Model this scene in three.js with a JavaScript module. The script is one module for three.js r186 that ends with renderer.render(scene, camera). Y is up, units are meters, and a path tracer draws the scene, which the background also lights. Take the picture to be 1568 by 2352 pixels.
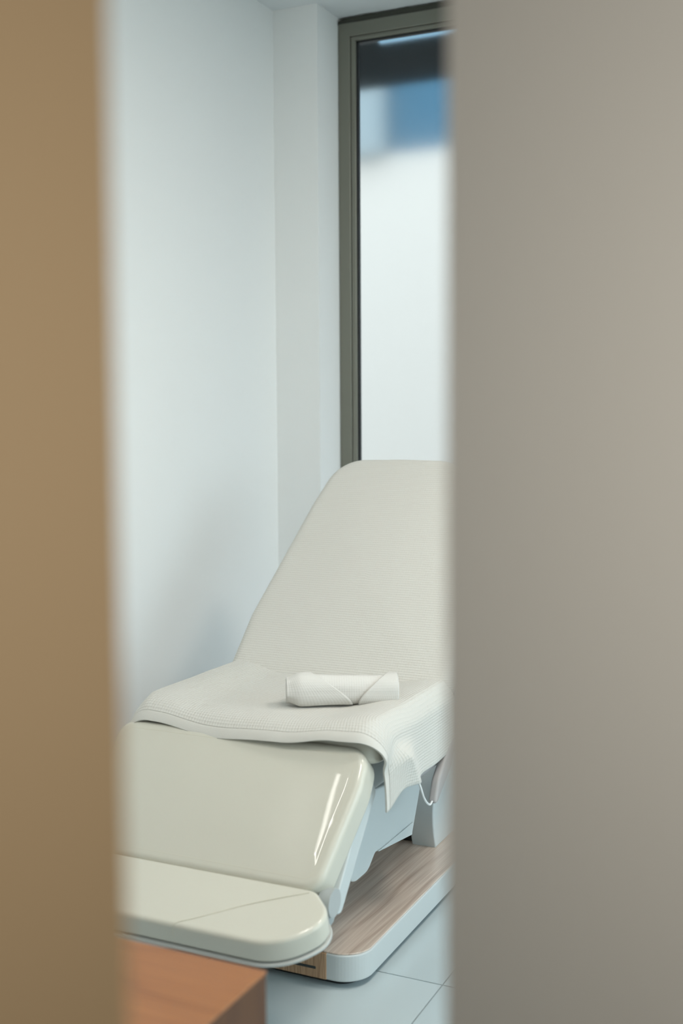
import * as THREE from 'three';
import { RoundedBoxGeometry } from 'three/addons/geometries/RoundedBoxGeometry.js';
import { mergeGeometries } from 'three/addons/utils/BufferGeometryUtils.js';
import { ImprovedNoise } from 'three/addons/math/ImprovedNoise.js';
import { RectAreaLightUniformsLib } from 'three/addons/lights/RectAreaLightUniformsLib.js';

// ------------------------------------------------------------------ camera, sky, lights, exposure
RectAreaLightUniformsLib.init();
const scene = new THREE.Scene();
const camera = new THREE.PerspectiveCamera(47.64, 1568 / 2352, 0.05, 100);
camera.position.set(0, 1.4, 0);
camera.rotation.order = 'YXZ';
camera.rotation.set(-0.0809, 0.44328, -0.005917);
camera.focus = 3.25;
camera.userData.fStop = 1.9;
scene.add(camera);

const SKY = new THREE.Color().setRGB(2.9, 3.5, 3.8);
scene.background = SKY;
scene.environment = null;

const renderer = new THREE.WebGLRenderer();
renderer.toneMapping = THREE.LinearToneMapping;
renderer.toneMappingExposure = 1.0;
renderer.shadowMap.enabled = true;

const LED_GLOW = 14;         // slim LED lamp on the left wall
const FILL_PANEL_POWER = 26;      // unseen ceiling panels added as fill for the treatment room
const ADDED_LAMP_POWER = 0.6;    // unseen lamp added beside the viewer to light door leaf and wall

// ------------------------------------------------------------------ helpers
const used = new Map();
function numbered(name) {
  const n = used.get(name) ?? 0; used.set(name, n + 1);
  return n ? `${name}_${String(n).padStart(3, '0')}` : name;
}
function mesh(name, geometry, material, parent = scene) {
  const m = new THREE.Mesh(geometry, material);
  m.name = parent === scene ? numbered(name) : name;
  m.castShadow = m.receiveShadow = true;
  parent.add(m);
  return m;
}
function struct(name, geometry, material) {
  const m = mesh(name, geometry, material); m.userData.kind = 'structure'; return m;
}
function structGroup(name) { const g = new THREE.Group(); g.name = name; g.userData.kind = 'structure'; scene.add(g); return g; }
function thing(name, label, category, x = 0, y = 0, z = 0, turn = 0) {
  const g = new THREE.Group(); g.name = numbered(name); scene.add(g);
  g.position.set(x, y, z); g.rotation.y = turn; g.userData = { label, category };
  return g;
}
function box(x0, y0, z0, x1, y1, z1, r = 0) {
  const w = x1 - x0, h = y1 - y0, d = z1 - z0;
  const g = r ? new RoundedBoxGeometry(w, h, d, 3, r) : new THREE.BoxGeometry(w, h, d);
  g.translate((x0 + x1) / 2, (y0 + y1) / 2, (z0 + z1) / 2);
  return g;
}
function merge(list) { return mergeGeometries(list.map((g) => { const n = g.index ? g.toNonIndexed() : g; return n; })); }
const noise = new ImprovedNoise();
const V = (x, y, z) => new THREE.Vector3(x, y, z);
const clamp = (x, a = 0, b = 1) => Math.min(b, Math.max(a, x));
const smooth = (a, b, x) => { const t = clamp((x - a) / (b - a)); return t * t * (3 - 2 * t); };
const lerp = (a, b, t) => a + (b - a) * t;

// polygon with rounded corners: points [x, y, radius]
function roundPoly(pts, seg = 10) {
  const out = [];
  for (let i = 0; i < pts.length; i++) {
    const [x, y, r] = pts[i], p = pts[(i + pts.length - 1) % pts.length], q = pts[(i + 1) % pts.length];
    let ax = p[0] - x, ay = p[1] - y, bx = q[0] - x, by = q[1] - y;
    const la = Math.hypot(ax, ay), lb = Math.hypot(bx, by); ax /= la; ay /= la; bx /= lb; by /= lb;
    const ang = Math.acos(clamp(ax * bx + ay * by, -1, 1));
    const d = Math.min(r / Math.tan(ang / 2), la * 0.499, lb * 0.499);
    const p0 = [x + ax * d, y + ay * d], p1 = [x + bx * d, y + by * d];
    for (let k = 0; k <= seg; k++) {                       // conic through the corner, close to an arc
      const t = k / seg, w = Math.cos(Math.PI / 2 - ang / 2), a = (1 - t) ** 2, b = 2 * t * (1 - t) * w, c = t * t, s = a + b + c;
      out.push([(a * p0[0] + b * x + c * p1[0]) / s, (a * p0[1] + b * y + c * p1[1]) / s]);
    }
  }
  return out;
}
function resample(poly, n) {
  const L = [0]; for (let i = 0; i < poly.length; i++) { const a = poly[i], b = poly[(i + 1) % poly.length]; L.push(L[i] + Math.hypot(b[0] - a[0], b[1] - a[1])); }
  const tot = L[poly.length], out = []; let j = 0;
  for (let k = 0; k < n; k++) {
    const s = tot * k / n; while (L[j + 1] < s) j++;
    const a = poly[j % poly.length], b = poly[(j + 1) % poly.length], t = (s - L[j]) / Math.max(1e-9, L[j + 1] - L[j]);
    out.push([lerp(a[0], b[0], t), lerp(a[1], b[1], t)]);
  }
  return out;
}
function offsetIn(poly, d) {                                // poly counter-clockwise
  const n = poly.length;
  return poly.map((p, i) => {
    const a = poly[(i + n - 1) % n], b = poly[(i + 1) % n]; const tx = b[0] - a[0], ty = b[1] - a[1], l = Math.hypot(tx, ty) || 1;
    return [p[0] - ty / l * d, p[1] + tx / l * d];
  });
}
// upholstered slab: outline in x-y, top towards +z at z = 0, underneath at -thick
function cushion(outline, thick, R, puff = 0, { n = 160, open = false, bump } = {}) {
  let o = resample(outline, n);
  let area = 0; for (let i = 0; i < n; i++) { const a = o[i], b = o[(i + 1) % n]; area += a[0] * b[1] - b[0] * a[1]; }
  if (area < 0) o = o.reverse();
  const inner = offsetIn(o, R);
  const cx = inner.reduce((s, p) => s + p[0], 0) / n, cy = inner.reduce((s, p) => s + p[1], 0) / n;
  const pos = [], uv = [], idx = [], rings = [];
  const ring = (f) => { const s = pos.length / 3; for (let i = 0; i < n; i++) { const [x, y, z] = f(i); pos.push(x, y, z); uv.push(x, y + z * 0.7); } rings.push(s); };
  const zTop = (x, y, s) => puff * (1 - s * s) ** 2 + (bump ? bump(x, y, s) : 0);
  pos.push(cx, cy, zTop(cx, cy, 0)); uv.push(cx, cy);
  const K = 14;
  for (let k = 1; k <= K; k++) { const s = k / K; ring((i) => { const x = cx + (inner[i][0] - cx) * s, y = cy + (inner[i][1] - cy) * s; return [x, y, zTop(x, y, s)]; }); }
  const A = 6;
  for (let k = 1; k <= A; k++) { const t = k / A * Math.PI / 2; ring((i) => [lerp(inner[i][0], o[i][0], Math.sin(t)), lerp(inner[i][1], o[i][1], Math.sin(t)), -R * (1 - Math.cos(t))]); }
  const rb = Math.min(R, thick - R, 0.012);
  ring((i) => [o[i][0], o[i][1], -(thick - rb)]);
  if (!open) {
    const oi = offsetIn(o, rb);
    for (let k = 1; k <= 3; k++) { const t = k / 3 * Math.PI / 2; ring((i) => [lerp(o[i][0], oi[i][0], 1 - Math.cos(t)), lerp(o[i][1], oi[i][1], 1 - Math.cos(t)), -(thick - rb) - rb * Math.sin(t)]); }
  }
  for (let i = 0; i < n; i++) idx.push(0, rings[0] + i, rings[0] + (i + 1) % n);
  for (let r = 0; r + 1 < rings.length; r++) for (let i = 0; i < n; i++) {
    const a = rings[r] + i, b = rings[r] + (i + 1) % n, c = rings[r + 1] + i, d = rings[r + 1] + (i + 1) % n; idx.push(a, c, b, b, c, d);
  }
  if (!open) {
    const last = rings[rings.length - 1], c = pos.length / 3; pos.push(cx, cy, -thick); uv.push(cx, cy);
    for (let i = 0; i < n; i++) idx.push(c, last + (i + 1) % n, last + i);
  }
  const g = new THREE.BufferGeometry();
  g.setAttribute('position', new THREE.Float32BufferAttribute(pos, 3)); g.setAttribute('uv', new THREE.Float32BufferAttribute(uv, 2)); g.setIndex(idx); g.computeVertexNormals();
  return g;
}
// cloth with thickness from a surface f(u, v), u and v in 0..1
function sheet(nu, nv, f, thick, uvf) {
  const P = [], U = [];
  for (let j = 0; j <= nv; j++) for (let i = 0; i <= nu; i++) { P.push(f(i / nu, j / nv)); U.push(uvf(i / nu, j / nv)); }
  const W = nu + 1, N = [], e = 1e-3;
  for (let j = 0; j <= nv; j++) for (let i = 0; i <= nu; i++) {
    const u = i / nu, v = j / nv;
    const du = f(Math.min(1, u + e), v).sub(f(Math.max(0, u - e), v)), dv = f(u, Math.min(1, v + e)).sub(f(u, Math.max(0, v - e)));
    N.push(du.cross(dv).normalize());
  }
  const pos = [], uv = [], idx = [], M = P.length;
  for (let k = 0; k < M; k++) { pos.push(P[k].x, P[k].y, P[k].z); uv.push(...U[k]); }
  for (let k = 0; k < M; k++) { const p = P[k].clone().addScaledVector(N[k], -thick); pos.push(p.x, p.y, p.z); uv.push(...U[k]); }
  for (let j = 0; j < nv; j++) for (let i = 0; i < nu; i++) {
    const a = j * W + i, b = a + 1, c = a + W, d = c + 1; idx.push(a, b, c, b, d, c, M + a, M + c, M + b, M + b, M + c, M + d);
  }
  const rim = (a, b) => idx.push(a, M + a, b, b, M + a, M + b);
  for (let i = 0; i < nu; i++) { rim(i, i + 1); rim(nv * W + i + 1, nv * W + i); }
  for (let j = 0; j < nv; j++) { rim((j + 1) * W, j * W); rim(j * W + nu, (j + 1) * W + nu); }
  const g = new THREE.BufferGeometry();
  g.setAttribute('position', new THREE.Float32BufferAttribute(pos, 3)); g.setAttribute('uv', new THREE.Float32BufferAttribute(uv, 2)); g.setIndex(idx); g.computeVertexNormals();
  return g;
}
function tube(points, r, seg = 40, closed = false, radial = 8) { return new THREE.TubeGeometry(new THREE.CatmullRomCurve3(points, closed, 'centripetal'), seg, r, radial, closed); }
function shapeOf(pts) { return new THREE.Shape(pts.map((p) => new THREE.Vector2(p[0], p[1]))); }
function extrude(pts, depth, bevel = 0.003) {
  return new THREE.ExtrudeGeometry(shapeOf(pts), { depth: depth - 2 * bevel, bevelEnabled: bevel > 0, bevelThickness: bevel, bevelSize: bevel, bevelOffset: -bevel, bevelSegments: 3, curveSegments: 8 }).translate(0, 0, bevel);
}
// a profile drawn in (z, y), extruded along x from x0 to x1
function sideProfile(pts, x0, x1, bevel = 0.004) { return extrude(pts.map(([z, y]) => [-z, y]), x1 - x0, bevel).rotateY(Math.PI / 2).translate(x0, 0, 0); }

// ------------------------------------------------------------------ textures and materials
function dataTexture(w, h, f, srgb, rx = 1, ry = rx) {
  const d = new Uint8Array(w * h * 4);
  for (let y = 0; y < h; y++) for (let x = 0; x < w; x++) {
    const c = f(x / w, y / h), k = (y * w + x) * 4;
    d[k] = clamp(c[0]) * 255; d[k + 1] = clamp(c[1]) * 255; d[k + 2] = clamp(c[2]) * 255; d[k + 3] = 255;
  }
  const t = new THREE.DataTexture(d, w, h); t.wrapS = t.wrapT = THREE.RepeatWrapping; t.magFilter = THREE.LinearFilter; t.minFilter = THREE.LinearMipmapLinearFilter; t.generateMipmaps = true;
  if (srgb) t.colorSpace = THREE.SRGBColorSpace;
  t.repeat.set(rx, ry); t.needsUpdate = true; return t;
}
const grey = (v) => [v, v, v];
// tileable noise
function tn(x, y, px, py, z = 0) {
  const fx = x / px, fy = y / py;
  const n = (a, b) => noise.noise(a, b, z);
  return lerp(lerp(n(x, y), n(x - px, y), fx), lerp(n(x, y - py), n(x - px, y - py), fx), fy);
}
// waffle weave: sunken square cells between raised ribs, rows stronger than columns
const waffle = (rep, rowGain = 1, colGain = 0.55) => dataTexture(512, 512, (x, y) => {
  const cx = x * 8, cy = y * 8, a = Math.abs((cx % 1) - 0.5) * 2, b = Math.abs((cy % 1) - 0.5) * 2;
  const yarn = 0.05 * Math.sin(cx * 2 * Math.PI * 5) * Math.sin(cy * 2 * Math.PI * 5);
  const wob = tn(x * 16, y * 16, 16, 16, 3) * 0.25;
  return grey(clamp(0.12 + rowGain * 0.45 * b ** 2.2 + colGain * 0.45 * a ** 2.2 + yarn + wob * 0.4));
}, false, rep);
const terry = dataTexture(256, 256, (x, y) => grey(0.5 + 0.3 * tn(x * 64, y * 64, 64, 64, 1) + 0.25 * tn(x * 24, y * 24, 24, 24, 8)), false, 14);
const plaster = dataTexture(256, 256, (x, y) => grey(0.5 + 0.3 * tn(x * 24, y * 24, 24, 24, 15) + 0.3 * tn(x * 70, y * 70, 70, 70, 4)), false, 2);
function woodTone(x, y, light, dark, freq) {
  const warp = tn(x * 3, y * 2, 3, 2, 21) * 0.28 + tn(x * 9, y * 4, 9, 4, 2) * 0.1;
  const bands = Math.sin((x * freq + warp * 5) * 2 * Math.PI);
  const line = Math.max(0, bands) ** 5;
  const fine = tn(x * 190, y * 6, 190, 6, 9) * 1.0 + tn(x * 80, y * 3, 80, 3, 19) * 0.6;
  const k = clamp(0.35 + 0.5 * fine + 0.25 * line);
  return [lerp(light[0], dark[0], k), lerp(light[1], dark[1], k), lerp(light[2], dark[2], k)];
}
const ashMap = dataTexture(768, 1024, (x, y) => woodTone(x, y, [0.96, 0.895, 0.835], [0.68, 0.575, 0.505], 9), true, 1 / 0.62, 1 / 1.5);
const ashFrontMap = dataTexture(512, 256, (x, y) => woodTone(x, y, [0.80, 0.67, 0.54], [0.52, 0.39, 0.28], 16), true, 1 / 0.3, 1 / 0.3);
const cabinetMap = dataTexture(512, 512, (x, y) => woodTone(x, y, [0.74, 0.49, 0.33], [0.56, 0.34, 0.22], 5), true, 1 / 0.5, 1 / 0.9);
const std = (o) => new THREE.MeshStandardMaterial(o), phys = (o) => new THREE.MeshPhysicalMaterial(o);
const rgb = (r, g, b) => new THREE.Color().setRGB(r, g, b);

const M = {
  wall: std({ color: rgb(0.86, 0.875, 0.865), roughness: 0.85, bumpMap: plaster, bumpScale: 0.0006 }),
  ceiling: std({ color: rgb(0.76, 0.79, 0.80), roughness: 0.95 }),
  grout: std({ color: rgb(0.33, 0.37, 0.38), roughness: 0.95 }),
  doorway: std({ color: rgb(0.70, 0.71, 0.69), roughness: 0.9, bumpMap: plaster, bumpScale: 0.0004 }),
  doorLeaf: std({ color: rgb(0.42, 0.31, 0.185), roughness: 0.7 }),
  corridor: std({ color: rgb(0.3, 0.285, 0.26), roughness: 0.9 }),
  frame: std({ color: rgb(0.2, 0.2, 0.165), roughness: 0.36, metalness: 0.25 }),
  frameGap: std({ color: rgb(0.05, 0.052, 0.042), roughness: 0.95 }),
  gasket: std({ color: rgb(0.008, 0.01, 0.012), roughness: 0.55 }),
  glass: phys({ color: rgb(0.97, 0.995, 1), roughness: 0.0, transmission: 1, thickness: 0, ior: 1.5 }),
  glassSoft: phys({ color: rgb(0.98, 0.995, 1), roughness: 0.13, transmission: 1, thickness: 0.012, ior: 1.45 }),
  vinyl: phys({ color: rgb(0.615, 0.60, 0.515), roughness: 0.6, clearcoat: 0.8, clearcoatRoughness: 0.01 }),
  footShell: std({ color: rgb(0.5, 0.52, 0.5), roughness: 0.55 }),
  vinylSeam: std({ color: rgb(0.60, 0.58, 0.48), roughness: 0.6 }),
  shell: phys({ color: rgb(0.54, 0.59, 0.595), roughness: 0.38 }),
  shellGrey: std({ color: rgb(0.40, 0.43, 0.43), roughness: 0.5 }),
  dark: std({ color: rgb(0.012, 0.014, 0.016), roughness: 0.7 }),
  slot: std({ color: rgb(0.03, 0.037, 0.038), roughness: 0.6 }),
  ash: phys({ map: ashMap, color: rgb(0.88, 0.90, 0.91), roughness: 0.45, clearcoat: 1, clearcoatRoughness: 0.28 }),
  ashFront: std({ map: ashFrontMap, roughness: 0.5 }),
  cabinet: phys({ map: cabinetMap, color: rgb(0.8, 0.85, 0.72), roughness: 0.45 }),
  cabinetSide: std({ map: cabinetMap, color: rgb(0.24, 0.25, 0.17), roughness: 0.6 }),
  cableWhite: std({ color: rgb(0.8, 0.82, 0.82), roughness: 0.45 }),
  controlGrey: std({ color: rgb(0.40, 0.39, 0.39), roughness: 0.5 }),
  facade: std({ color: rgb(0.475, 0.425, 0.385), roughness: 0.95 }),
  cladding: phys({ color: rgb(0.05, 0.115, 0.17), roughness: 0.8, specularIntensity: 0 }),
  claddingPale: std({ color: rgb(0.22, 0.255, 0.27), roughness: 0.8 }),
  canopy: phys({ color: rgb(0.006, 0.01, 0.014), roughness: 0.9, specularIntensity: 0 }),
  paving: std({ color: rgb(0.22, 0.22, 0.21), roughness: 0.95 }),
};
const tow = (rep, bump, rg, cg) => phys({ color: rgb(0.66, 0.65, 0.605), roughness: 0.95, sheen: 0.25, sheenRoughness: 0.8, sheenColor: rgb(0.9, 0.9, 0.88), bumpMap: waffle(rep, rg, cg), bumpScale: bump });
M.backTowel = tow(1 / 0.062, 0.0016, 1, 0.4);
M.seatTowel = tow(1 / 0.066, 0.0022, 0.8, 0.8);
M.rollTowel = phys({ color: rgb(0.71, 0.70, 0.665), roughness: 0.95, bumpMap: waffle(1 / 0.05, 0.5, 0.8), bumpScale: 0.0008 });
M.hem = std({ color: rgb(0.67, 0.66, 0.615), roughness: 0.95, bumpMap: terry, bumpScale: 0.0005 });

// ------------------------------------------------------------------ the setting
const CEIL = 2.943, WL = -2.176, WR = 2.2, ZB = -4.0, ZW = -4.177, ZD = -0.742;
{
  const floor = struct('floor', box(WL - 0.3, -0.14, -4.45, WR + 0.3, -0.004, 2.2), M.grout);
  const tileTones = [0, 1, 2].map((k) => phys({ color: rgb(0.50 + 0.01 * k, 0.585 + 0.009 * k, 0.61 + 0.008 * k), roughness: 0.22 + 0.04 * k, specularIntensity: 0.8 }));
  const T = 0.6, gap = 0.0035, g0 = new THREE.BoxGeometry(T - gap, 0.012, T - gap);
  let k = 0;
  for (let i = -2; i <= 5; i++) for (let j = -3; j <= 8; j++) {
    const x0 = -0.967 + (i) * T, z0 = -2.602 + (j - 0) * T;
    const xa = Math.max(x0, WL), xb = Math.min(x0 + T, WR), za = Math.max(z0, -4.3), zb = Math.min(z0 + T, 2.1);
    if (xb - xa < 0.05 || zb - za < 0.05) continue;
    const whole = xb - xa > T - 1e-6 && zb - za > T - 1e-6;
    const m = mesh('tile', whole ? g0 : new THREE.BoxGeometry(xb - xa - gap, 0.012, zb - za - gap), tileTones[(i * 7 + j * 5 + 60) % 3], floor);
    m.position.set((xa + xb) / 2, -0.006, (za + zb) / 2); k++;
  }
  struct('ceiling', box(WL - 0.3, CEIL, -4.5, WR + 0.3, CEIL + 0.2, 2.2), M.ceiling);
  struct('wall_left', box(WL - 0.3, 0, -4.45, WL, CEIL, 2.2), M.wall);
  // back wall: a pier beside the left wall, the tall opening, the rest to the right
  struct('wall_back', merge([box(WL, 0, ZW - 0.036, -1.988, CEIL, ZB), box(0.9, 0, -4.45, WR, CEIL, ZB)]), M.wall);
  // right wall with its own tall window onto the open sky
  struct('wall_right', merge([box(WR, 0, -4.45, WR + 0.3, 0.1, 2.2), box(WR, 2.6, -4.45, WR + 0.3, CEIL, 2.2), box(WR, 0.1, -4.45, WR + 0.3, 2.6, -3.8), box(WR, 0.1, -1.0, WR + 0.3, 2.6, 2.2)]), M.wall);
  // the wall beside the doorway, hiding the right half of the room
  struct('wall_front', merge([box(-0.273, 0, ZD - 0.12, WR, CEIL, ZD), box(WL, 2.2, ZD - 0.12, -0.273, CEIL, ZD), box(WL, 0, ZD - 0.12, -1.1, 2.2, ZD)]), M.doorway);
  struct('wall_corridor', box(WL, 0, 0.25, -0.66, CEIL, 0.35), M.corridor);
  struct('wall_behind', box(WL, 0, 2.1, WR, CEIL, 2.2), M.corridor);
  // brown door leaf standing open towards the viewer; its far edge cuts the view on the left
  const leaf = structGroup('door_1');
  leaf.position.set(-0.3515, 0, -0.48); leaf.rotation.y = Math.atan2(0.94, 0.35) - Math.PI;
  mesh('leaf', box(0, 0.012, 0, 0.76, 2.16, 0.04, 0.003), M.doorLeaf, leaf);
}
// window in the deep reveal
{
  const w = structGroup('window_1');
  const x0 = -1.988, x1 = 0.9, zt = CEIL, gx = -1.914, sx = -1.936;
  // frame: outer profile and inner sash step, head with a ragged filler strip above it
  const prof = (xa, ya, xb, yb, za, zb) => box(xa, ya, za, xb, yb, zb, 0.004);
  mesh('frame', merge([prof(x0 + 0.002, 0.0, sx, 2.918, ZW - 0.06, ZW), prof(x0 + 0.002, 2.866, x1, 2.918, ZW - 0.06, ZW + 0.0005), prof(x1 - 0.05, 0, x1, 2.918, ZW - 0.06, ZW), prof(x0 + 0.002, 0, x1, 0.06, ZW - 0.06, ZW)]), M.frame, w);
  mesh('sash', merge([prof(sx + 0.0012, 0.06, gx, 2.8655, ZW - 0.05, ZW - 0.004), prof(sx, 2.848, x1 - 0.05, 2.865, ZW - 0.05, ZW - 0.0035), prof(-0.55, 0.06, -0.49, 2.86, ZW - 0.05, ZW - 0.003), prof(sx, 0.06, x1 - 0.05, 0.1, ZW - 0.05, ZW - 0.004)]), M.frame, w);
  mesh('gasket', merge([box(gx - 0.001, 0.1, ZW - 0.034, gx + 0.007, 2.849, ZW - 0.012), box(gx, 2.841, ZW - 0.034, x1 - 0.06, 2.849, ZW - 0.012)]), M.gasket, w);
  const strip = []; for (let i = 0; i <= 120; i++) { const x = lerp(x0, x1, i / 120); strip.push([x, 2.938 + 0.004 * noise.noise(x * 26, 3.3, 1) + 0.002 * noise.noise(x * 90, 1.3, 7)]); }
  strip[0][1] = 2.928;
  mesh('filler_strip', extrude([[x0, 2.914], ...strip.reverse().map((p) => p).reverse(), [x1, 2.914]], 0.03, 0).translate(0, 0, ZW - 0.032), M.frameGap, w);
  mesh('pane', box(gx - 0.004, 0.075, ZW - 0.03, x1 - 0.04, 2.855, ZW - 0.018), M.glassSoft, w);
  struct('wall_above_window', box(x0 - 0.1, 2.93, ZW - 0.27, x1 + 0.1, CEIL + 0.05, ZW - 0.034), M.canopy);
}
{
  const w = structGroup('window_2');
  const xs = WR + 0.15;
  mesh('frame', merge([box(xs - 0.03, 0.1, -3.8, xs + 0.03, 0.16, -1.0), box(xs - 0.03, 2.54, -3.8, xs + 0.03, 2.6, -1.0), box(xs - 0.03, 0.1, -3.8, xs + 0.03, 2.6, -3.74), box(xs - 0.03, 0.1, -1.06, xs + 0.03, 2.6, -1.0), box(xs - 0.03, 0.1, -2.43, xs + 0.03, 2.6, -2.37)]), M.frame, w);
  mesh('pane', new THREE.PlaneGeometry(2.74, 2.43).rotateY(-Math.PI / 2).translate(xs, 1.35, -2.4), M.glass, w);
}
// outside the window: a dark canopy with a light tube, a pale building across the yard
{
  struct('ground_outside', box(-30, -0.3, -30, 30, -0.15, 20), M.paving);
  const c = thing('canopy', 'dark canopy outside the window, above the pale building', 'canopy', 0, 3.02, -4.5);
  mesh('soffit', box(-4, 0, -0.9, 4, 0.12, -0.02, 0.01), M.canopy, c);
  mesh('light_tube', new THREE.CapsuleGeometry(0.01, 1.6, 6, 16).rotateZ(Math.PI / 2).translate(-1.22, -0.02, -0.18), std({ color: 0xffffff, emissive: rgb(0.1, 0.34, 0.55), emissiveIntensity: 1.0 }), c);
  const b = thing('building', 'bright white building blurred beyond the window, blue band above', 'building', 0, 0, -9);
  mesh('wall', box(-14, -0.15, -2, 8, 3.57, 0, 0.02), M.facade, b);
  mesh('cladding', box(-14, 3.57, -1.95, 8, 9, -0.03, 0.02), M.cladding, b);
  mesh('column', box(-6.0, 3.55, -0.4, -3.84, 4.6, 0.1, 0.03), M.claddingPale, b);
}

// ------------------------------------------------------------------ lamps
{
  for (const [x, z, where] of [[-0.1, -1.5, 'before the chair'], [0.2, -3.0, 'by the side window']]) {  // panels added out of view as fill light for chair and walls
    const g = thing('fill_panel', `square white fill panel added out of view on the ceiling, the one ${where}`, 'ceiling light', x, CEIL, z);
    g.userData.group = 'added ceiling fill panels';
    mesh('frame', box(-0.31, -0.022, -0.31, 0.31, 0, 0.31, 0.006), M.shell, g);
    mesh('diffuser', box(-0.295, -0.027, -0.295, 0.295, -0.021, 0.295, 0.002), std({ color: 0xffffff, emissive: rgb(1, 0.93, 0.82), emissiveIntensity: 1.0, roughness: 0.6 }), g);
    const l = new THREE.RectAreaLight(rgb(1, 0.94, 0.86), FILL_PANEL_POWER, 0.58, 0.58);
    l.position.set(0, -0.032, 0); l.rotation.x = -Math.PI / 2; l.castShadow = true; g.add(l);
  }
  const g = thing('added_lamp', 'small warm globe lamp added out of view to light the foreground', 'pendant lamp', 0.12, 1.43, -0.2);  // put in beside the camera to brighten door leaf and front wall
  mesh('canopy_cap', new THREE.CylinderGeometry(0.05, 0.055, 0.02, 32).translate(0, CEIL - 1.441, 0), M.frame, g);
  mesh('cord', new THREE.CylinderGeometry(0.003, 0.003, CEIL - 1.5, 10).translate(0, (CEIL - 1.5) / 2 + 0.06, 0), M.frame, g);
  mesh('globe', new THREE.SphereGeometry(0.05, 32, 20), std({ color: 0xffffff, emissive: rgb(1, 0.85, 0.66), emissiveIntensity: 1.2 }), g);
  const p = new THREE.PointLight(rgb(1, 0.92, 0.81), ADDED_LAMP_POWER, 0, 2); p.castShadow = true; p.shadow.radius = 3; g.add(p);
}

// thin LED outline lamp on the left wall near the doorway (its reflection shows in the legrest)
{
  const g = thing('wall_light', 'slim pointed LED outline lamp on the left wall, mirrored in the legrest', 'wall light', WL, 0, 0);
  const pts = [V(0, 2.32, -1.42), V(0, 2.184, -1.309), V(0, 2.047, -1.202), V(0, 2.114, -1.095), V(0, 2.168, -1.16), V(0, 2.257, -1.251), V(0, 2.44, -1.339)];
  const led = std({ color: 0xffffff, emissive: rgb(1, 0.97, 0.9), emissiveIntensity: LED_GLOW });
  const seg = (a, b, r, m, n, dx) => { const p = new THREE.LineCurve3(a.clone().setX(dx), b.clone().setX(dx)); mesh(n, new THREE.TubeGeometry(p, 1, r, 8), m, g); };
  for (let k = 0; k + 1 < pts.length; k++) {  seg(pts[k], pts[k + 1], 0.006, led, 'light_strip', 0.136); }
  for (const p of [pts[0], pts[2], pts[4]]) mesh('holder', new THREE.CylinderGeometry(0.004, 0.004, 0.13, 10).rotateZ(Math.PI / 2).translate(0.066, p.y, p.z), M.shell, g);
  const l = new THREE.PointLight(rgb(1, 0.97, 0.9), 0.012, 0, 2); l.position.set(0.16, 2.2, -1.25); l.castShadow = true; g.add(l);
}

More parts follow.
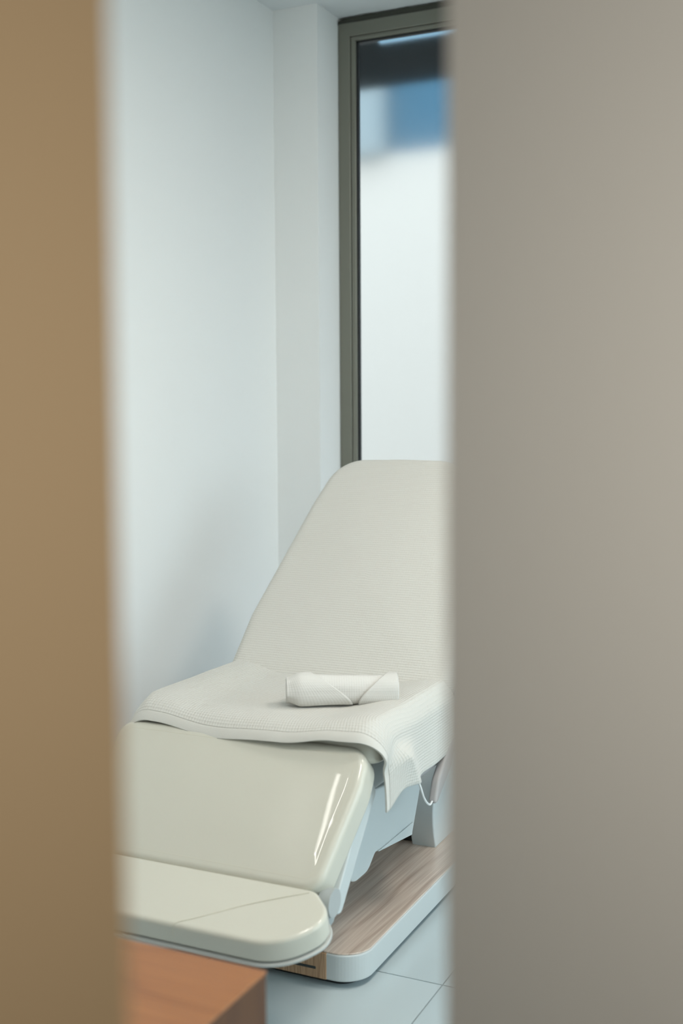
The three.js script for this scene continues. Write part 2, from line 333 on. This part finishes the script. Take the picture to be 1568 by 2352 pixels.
// ------------------------------------------------------------------ treatment chair
const CX = -1.43, CZ = -2.85;
{
  const chair = thing('treatment_chair', 'cream vinyl reclining treatment chair on a wood-topped white base', 'treatment chair', CX, 0, CZ);
  // base: white tray with rounded corners, wood top and wood front strip
  const bo = roundPoly([[-0.305, -1.05, 0.06], [0.3, -1.05, 0.06], [0.3, 0.378, 0.075], [-0.305, 0.378, 0.075]], 14);   // x, z
  const flat = (pts, y0, y1, bev) => extrude(pts.map(([x, z]) => [x, -z]), y1 - y0, bev).rotateX(-Math.PI / 2).translate(0, y0, 0);
  const base = mesh('base', flat(bo, 0.019, 0.0865, 0.004), M.shell, chair);
  mesh('plinth', flat(roundPoly([[-0.27, -1.0, 0.03], [0.265, -1.0, 0.03], [0.265, 0.35, 0.05], [-0.27, 0.35, 0.05]]), 0.0, 0.0195, 0), M.dark, base);
  const top = flat(roundPoly([[-0.302, -1.047, 0.06], [0.297, -1.047, 0.06], [0.297, 0.375, 0.073], [-0.302, 0.375, 0.073]], 14), 0.0866, 0.0905, 0.0012);
  { const p = top.attributes.position, u = top.attributes.uv; for (let i = 0; i < p.count; i++) u.setXY(i, p.getX(i) + 0.03 * p.getZ(i), p.getZ(i)); }
  mesh('wood_top', top, M.ash, chair);
  const fp = box(-0.21, 0.0195, 0.35, 0.208, 0.0865, 0.3798, 0.002);
  { const p = fp.attributes.position, u = fp.attributes.uv; for (let i = 0; i < p.count; i++) u.setXY(i, p.getX(i), p.getY(i)); }
  const front = mesh('front_panel', fp, M.ashFront, chair);
  mesh('slot', box(-0.18, 0.04, 0.372, 0.181, 0.0505, 0.3806, 0.004), M.slot, front);
  // column housing: two rounded cheeks with a dark column between
  const hump = [[-0.385, 0.09]];
  for (const [z, y] of [[-0.372, 0.13], [-0.364, 0.17], [-0.362, 0.21], [-0.37, 0.25], [-0.388, 0.285], [-0.415, 0.312], [-0.45, 0.328], [-0.5, 0.336], [-0.6, 0.336], [-0.72, 0.31], [-0.8, 0.25], [-0.84, 0.17], [-0.85, 0.09]]) hump.push([z, y]);
  const hs = new THREE.CatmullRomCurve3(hump.map(([z, y]) => V(z, y, 0)), false, 'centripetal').getPoints(60).map((p) => [p.x, p.y]);
  for (const s of [1, -1]) mesh('column_cover', sideProfile(hs, s > 0 ? 0.128 : -0.206, s > 0 ? 0.206 : -0.128, 0.004), M.shell, chair);
  mesh('column', box(-0.127, 0.09, -0.78, 0.127, 0.5, -0.4, 0.01), M.dark, chair);
  // swinging lift arms with a rounded lobe at the foot end
  const arm = roundPoly([[0.3, 0.437, 0.012], [0.338, 0.35, 0.08], [0.29, 0.228, 0.06], [0.185, 0.228, 0.06], [0.137, 0.262, 0.02], [-0.122, 0.2245, 0.004], [-0.195, 0.36, 0.02], [-0.16, 0.395, 0.02], [0.2, 0.44, 0.02]], 10);
  for (const s of [1, -1]) {
    const a = mesh('lift_arm', sideProfile(arm, s > 0 ? 0.19 : -0.235, s > 0 ? 0.235 : -0.19, 0.005), M.shell, chair);
    mesh('arm_cover', sideProfile([[0.125, 0.2615], [-0.12, 0.2615], [-0.112, 0.2275], [0.11, 0.2585]], s > 0 ? 0.2352 : -0.2385, s > 0 ? 0.2385 : -0.2352, 0.001), M.shell, a);
  }
  mesh('cross_tube', new THREE.CylinderGeometry(0.045, 0.045, 0.378, 32).rotateZ(Math.PI / 2).translate(0, 0.285, 0.238), M.shellGrey, chair);
  // seat frame and cushion
  const sf = mesh('seat_frame', box(-0.31, 0.492, -0.3, 0.31, 0.5745, 0.33, 0.008), M.shellGrey, chair);
  mesh('slot', box(0.262, 0.515, 0.322, 0.298, 0.553, 0.3325, 0.006), M.slot, sf);
  for (const s of [1, -1]) mesh('seat_bracket', sideProfile([[0.1, 0.40], [0.31, 0.405], [0.33, 0.495], [0.05, 0.495]], s > 0 ? 0.14 : -0.205, s > 0 ? 0.205 : -0.14, 0.003), M.shell, chair);
  const seatO = roundPoly([[-0.34, -0.48, 0.05], [0.35, -0.48, 0.05], [0.35, 0.085, 0.05], [-0.34, 0.085, 0.05]], 8);   // x, -z reversed below
  mesh('seat_cushion', cushion(seatO.map(([x, y]) => [x, y + 0.09]), 0.075, 0.034, 0).rotateX(-Math.PI / 2).translate(0, 0.65, 0), M.vinyl, chair);
  // legrest, sloping down towards the viewer
  const leg = new THREE.Group(); leg.name = 'legrest'; chair.add(leg);
  leg.position.set(0, 0.622, 0.404); leg.rotation.x = -THREE.MathUtils.degToRad(90 - 50);
  // local: y runs up the slope (0 = upper edge), z is the outward normal
  const lo = roundPoly([[-0.35, -0.352, 0.05], [0.31, -0.352, 0.05], [0.343, -0.10, 0.2], [0.337, 0.006, 0.07], [-0.372, 0.006, 0.07], [-0.372, -0.1, 0.1]], 10);
  mesh('cushion', cushion(lo, 0.078, 0.019, 0.002), M.vinyl, leg);
  const piping = resample(offsetIn(resample(lo, 200), 0.028), 120).map(([x, y]) => V(x, y, -0.0012));
  mesh('piping', tube(piping, 0.0016, 240, true, 6), M.vinylSeam, leg);
  const rail = roundPoly([[-0.36, -0.078, 0.008], [-0.36, -0.125, 0.02], [-0.05, -0.135, 0.02], [-0.035, -0.078, 0.008]], 5);
  for (const s of [1, -1]) mesh('side_rail', extrude(rail.map(([y, z]) => [z, y]), 0.05, 0.004).rotateY(0).applyMatrix4(new THREE.Matrix4().makeBasis(V(0, 0, 1), V(0, 1, 0), V(-1, 0, 0))).translate(s > 0 ? 0.325 : -0.275, 0, 0), M.shell, leg);
  for (const s of [1, -1]) mesh('hinge_cap', merge([new THREE.CylinderGeometry(0.03, 0.032, 0.03, 36).rotateZ(Math.PI / 2).translate(s * 0.315, -0.348, -0.062), new THREE.CylinderGeometry(0.02, 0.02, 0.04, 24).rotateZ(Math.PI / 2).translate(s * 0.3, -0.372, -0.085)]), M.shellGrey, leg);
  // footrest: rounded plate hinged at the lower edge
  const foot = new THREE.Group(); foot.name = 'footrest'; chair.add(foot);
  foot.position.set(0, 0.358, 0.622); foot.rotation.x = -THREE.MathUtils.degToRad(90 - 17);
  const fo = roundPoly([[-0.315, 0.0, 0.035], [0.305, 0.0, 0.035], [0.383, -0.075, 0.1], [0.30, -0.188, 0.14], [-0.34, -0.188, 0.12], [-0.37, -0.11, 0.1]], 12);
  mesh('cushion', cushion(fo, 0.058, 0.011, 0.0015), M.vinyl, foot);
  mesh('shell', cushion(offsetIn(resample(fo, 160), 0.004), 0.008, 0.003, 0).translate(0, 0, -0.058), M.footShell, foot);
  mesh('seam', tube([V(0.294, -0.014, 0.0004), V(0.243, -0.045, 0.0012), V(0.176, -0.088, 0.0014), V(0.118, -0.132, 0.001), V(0.074, -0.164, 0.0006), V(0.05, -0.18, -0.0003), V(0.043, -0.1868, -0.006), V(0.04, -0.1885, -0.03)], 0.0013, 40, false, 6), M.vinylSeam, foot);
  // backrest
  const back = new THREE.Group(); back.name = 'backrest'; chair.add(back);
  back.position.set(0.012, 0.66, -0.07); back.rotation.x = -THREE.MathUtils.degToRad(40);
  const bp = (o) => roundPoly([[-0.356 + o, -0.03 + o, 0.06], [0.35 - o, -0.03 + o, 0.06], [0.34 - o, 0.2, 0.2], [0.268 - o, 0.62, 0.1], [0.222 - o, 0.803 - o, 0.19], [0, 0.809 - o, 0.5], [-0.222 + o, 0.803 - o, 0.19], [-0.268 + o, 0.62, 0.1], [-0.344 + o, 0.2, 0.2]], 12);
  mesh('cushion', cushion(bp(0.007), 0.07, 0.03, 0.004).translate(0, 0, -0.007), M.vinyl, back);
  mesh('shell', cushion(bp(0.025), 0.03, 0.012, 0).translate(0, 0, -0.078), M.shell, back);

  // towel fitted over the backrest
  const bt = mesh('backrest_towel', cushion(bp(0), 0.06, 0.033, 0.008, { n: 220, open: true }), M.backTowel);
  bt.position.set(CX + 0.012, 0.66, CZ - 0.07); bt.rotation.x = back.rotation.x;
  bt.userData = { label: 'cream waffle-weave towel fitted over the upright backrest', category: 'towel' };

  // hand control hanging by its cable at the chair's right side
  const hc = thing('hand_control', 'grey leaf-shaped hand control hanging beside the chair below the towel', 'hand control', CX + 0.37, 0.38, CZ + 0.05);
  const leafO = resample(roundPoly([[0.0, 0.0, 0.008], [0.022, 0.004, 0.008], [0.13, 0.075, 0.05], [0.17, 0.16, 0.05], [0.11, 0.13, 0.03], [0.028, 0.06, 0.05]], 8), 90);
  mesh('housing', cushion(leafO, 0.024, 0.008, 0.002).rotateY(Math.PI / 2), M.controlGrey, hc);
  mesh('cable', tube([V(-0.002, 0.113, 0.13), V(0.004, 0.085, 0.118), V(0.004, 0.055, 0.098), V(0.0, 0.028, 0.064), V(-0.004, 0.012, 0.03), V(-0.008, 0.012, 0.006)], 0.0028, 50), M.cableWhite, hc);
  mesh('seat_side_panel', box(0.325, 0.462, -0.45, 0.345, 0.575, 0.12, 0.008), M.controlGrey, chair);
}

// ------------------------------------------------------------------ towel over the seat
{
  const cx = 0.01;
  const zBack = -0.1, zFlat = 0.372, rf = 0.05;
  const dropEnd = (u) => 0.136 - 0.012 * smooth(0.5, 0.8, u) * (1 - smooth(0.82, 0.95, u));
  const f = (u, v, lift = 0) => {
    const fu = smooth(0.8, 1, u), w = 0.322 - 0.03 * fu, r = 0.036 + 0.034 * fu, aL = -(w + r * 1.35);
    const aR = w + r * 1.5708 + dropEnd(u);
    const a = lerp(aL, aR, v), s = Math.abs(a);
    let x, y, drop = 0;
    if (s < w) { x = a; y = 0; } else {
      const t = (s - w) / r, sg = Math.sign(a);
      if (t < Math.PI / 2) { x = sg * (w + r * Math.sin(t)); y = -r * (1 - Math.cos(t)); } else { drop = s - w - r * Math.PI / 2; x = sg * (w + r); y = -r - drop; }
    }
    const side = a > 0 ? smooth(w - 0.01, w + r * 1.5708 + 0.06, a) : 0;
    // along the seat: flat, then over the front edge
    const l = u * (zFlat - zBack + rf * 1.5708 * 0.8); let z, yd = 0;
    const run = zBack + l;
    if (run < zFlat) z = run; else { const t = (run - zFlat) / rf; z = zFlat + rf * Math.sin(t); yd = -rf * (1 - Math.cos(t)); }
    const wave = 0.007 * Math.sin(a * 9 + 1.2) + 0.004 * Math.sin(a * 21);
    yd += (wave + 0.012 * smooth(0.05, 0.22, a) ) * fu + 0.012 * smooth(-0.28, -0.36, a) * fu;
    z += 0.01 * Math.sin(a * 7 + 0.5) * fu;
    yd -= 0.025 * fu * smooth(-0.3, -0.12, a) * (1 - smooth(0.1, 0.24, a));
    y += yd * (1 - side);
    z = lerp(z, zBack + (z - zBack) * 0.905, side);
    // corner fold hanging at the right: a ridge that sticks out, the cloth before it turned inward
    if (side > 0) {
      const d = clamp(drop / 0.17), zr = lerp(0.325, 0.222, d);
      const k = z > zr ? 1 - (z - zr) / Math.max(0.02, 0.352 - zr) * 1.05 : Math.exp(-((zr - z) ** 2) / 0.004);
      x += side * smooth(0, 0.3, d) * (0.034 * k);
      x += side * 0.003 * Math.sin(z * 30) * d;
    }
    y += 0.02 * smooth(0.16, 0.3, s) * (1 - smooth(w, w + r, s)) * (1 - fu);
    y += 0.002 * noise.noise(a * 9, run * 9, 2) * (1 - side);
    return V(cx + x, 0.664 + y + lift, z);
  };
  const uh = 0.955, arcU = 0.54, arcV = 0.95;
  const t = thing('seat_towel', 'white waffle towel draped over the seat, hanging at its right side', 'towel', CX, 0, CZ);
  mesh('cloth', sheet(120, 150, (u, v) => f(u * uh, v), 0.004, (u, v) => [v * arcV, u * uh * arcU]), M.seatTowel, t);
  mesh('hem', sheet(14, 150, (u, v) => f(lerp(uh - 0.001, 1, u), v, 0.0008), 0.0056, (u, v) => [v * arcV, u * 0.03]), M.hem, t);
}

// ------------------------------------------------------------------ rolled towel
{
  const t = thing('rolled_towel', 'small white waffle towel rolled up, lying on the seat', 'towel', -1.26, 0.7035, -2.65, 0.5);
  const L = 0.288;                                           // along local x
  const rad = (th, s, k = 0) => {                            // slightly slumped roll
    const sag = 0.9 + 0.1 * Math.abs(Math.cos(th));
    const q = smooth(0.04, 0, s), end = 1 - 0.3 * q - q * (0.07 * Math.sin(th * 3 + 0.6) + 0.06 * Math.sin(th * 5 + 2));
    return ((0.0375 + 0.003 * smooth(0.14, 0.04, s)) * end + k) * sag * (1 + 0.03 * noise.noise(Math.cos(th) * 1.5, Math.sin(th) * 1.5, s * 14));
  };
  const at = (th, s, rr) => V(s - L / 2, 0.006 * Math.sin((s / L) * 5) * 0.3 + rr * Math.cos(th), rr * Math.sin(th));
  mesh('roll', sheet(60, 72, (u, v) => { const th = -v * Math.PI * 2 * 0.9999, s = u * L; return at(th, s, rad(th, s)); }, 0.004, (u, v) => [u * L, v * 0.22]), M.rollTowel, t);
  // spiral layers seen at both ends
  const spiral = (s0, len, r0, turns) => sheet(4, 120, (u, v) => { const th = v * Math.PI * 2 * turns, rr = lerp(0.004, r0, v); return at(-th, s0 + u * len, rr); }, 0.003, (u, v) => [u * len, v * 0.3]);
  mesh('inner_layers', merge([spiral(0.004, 0.05, 0.0205, 3.2), spiral(L - 0.045, 0.044, 0.030, 3.6)]), M.rollTowel, t);
  // the end of the cloth wrapped back round the roll: two folds with slanted edges
  const fold = (edge, from, k) => sheet(30, 60, (u, v) => { const th = lerp(-0.75, 2.55, v), s = lerp(from, edge(v), u); return at(th, s, rad(th, s, k) + 0.0006); }, -0.003, (u, v) => [u * 0.12, v * 0.12]);
  mesh('fold', fold((v) => lerp(0.06, 0.17, smooth(0.1, 1, v)), 0.001, 0.0042), M.rollTowel, t);
  mesh('fold', fold((v) => lerp(0.27, 0.185, smooth(0.05, 0.95, v)), L - 0.002, 0.0028), M.rollTowel, t);
}

// ------------------------------------------------------------------ brown cabinet in the doorway
{
  const c = thing('cabinet', 'low orange-brown wooden cabinet, blurred at the lower left', 'cabinet', -1.18, 0, -1.2);
  const top = box(-0.337, 0.5505, -0.30, 0.337, 0.556, 0.30, 0.002);
  { const p = top.attributes.position, u = top.attributes.uv; for (let i = 0; i < p.count; i++) u.setXY(i, p.getZ(i), p.getX(i)); }
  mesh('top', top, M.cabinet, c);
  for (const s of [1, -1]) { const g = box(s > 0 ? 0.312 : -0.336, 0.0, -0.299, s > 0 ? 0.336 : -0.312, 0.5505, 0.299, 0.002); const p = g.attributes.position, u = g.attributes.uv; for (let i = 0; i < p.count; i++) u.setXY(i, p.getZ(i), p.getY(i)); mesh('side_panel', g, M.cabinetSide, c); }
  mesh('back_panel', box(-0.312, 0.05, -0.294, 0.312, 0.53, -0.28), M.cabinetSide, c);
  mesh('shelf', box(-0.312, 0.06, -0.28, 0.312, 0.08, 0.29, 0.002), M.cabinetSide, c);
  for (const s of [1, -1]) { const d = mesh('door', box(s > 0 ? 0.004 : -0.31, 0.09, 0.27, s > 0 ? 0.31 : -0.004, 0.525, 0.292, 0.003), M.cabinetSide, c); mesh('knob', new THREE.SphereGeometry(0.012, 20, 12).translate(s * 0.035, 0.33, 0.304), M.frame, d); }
}

renderer.render(scene, camera);
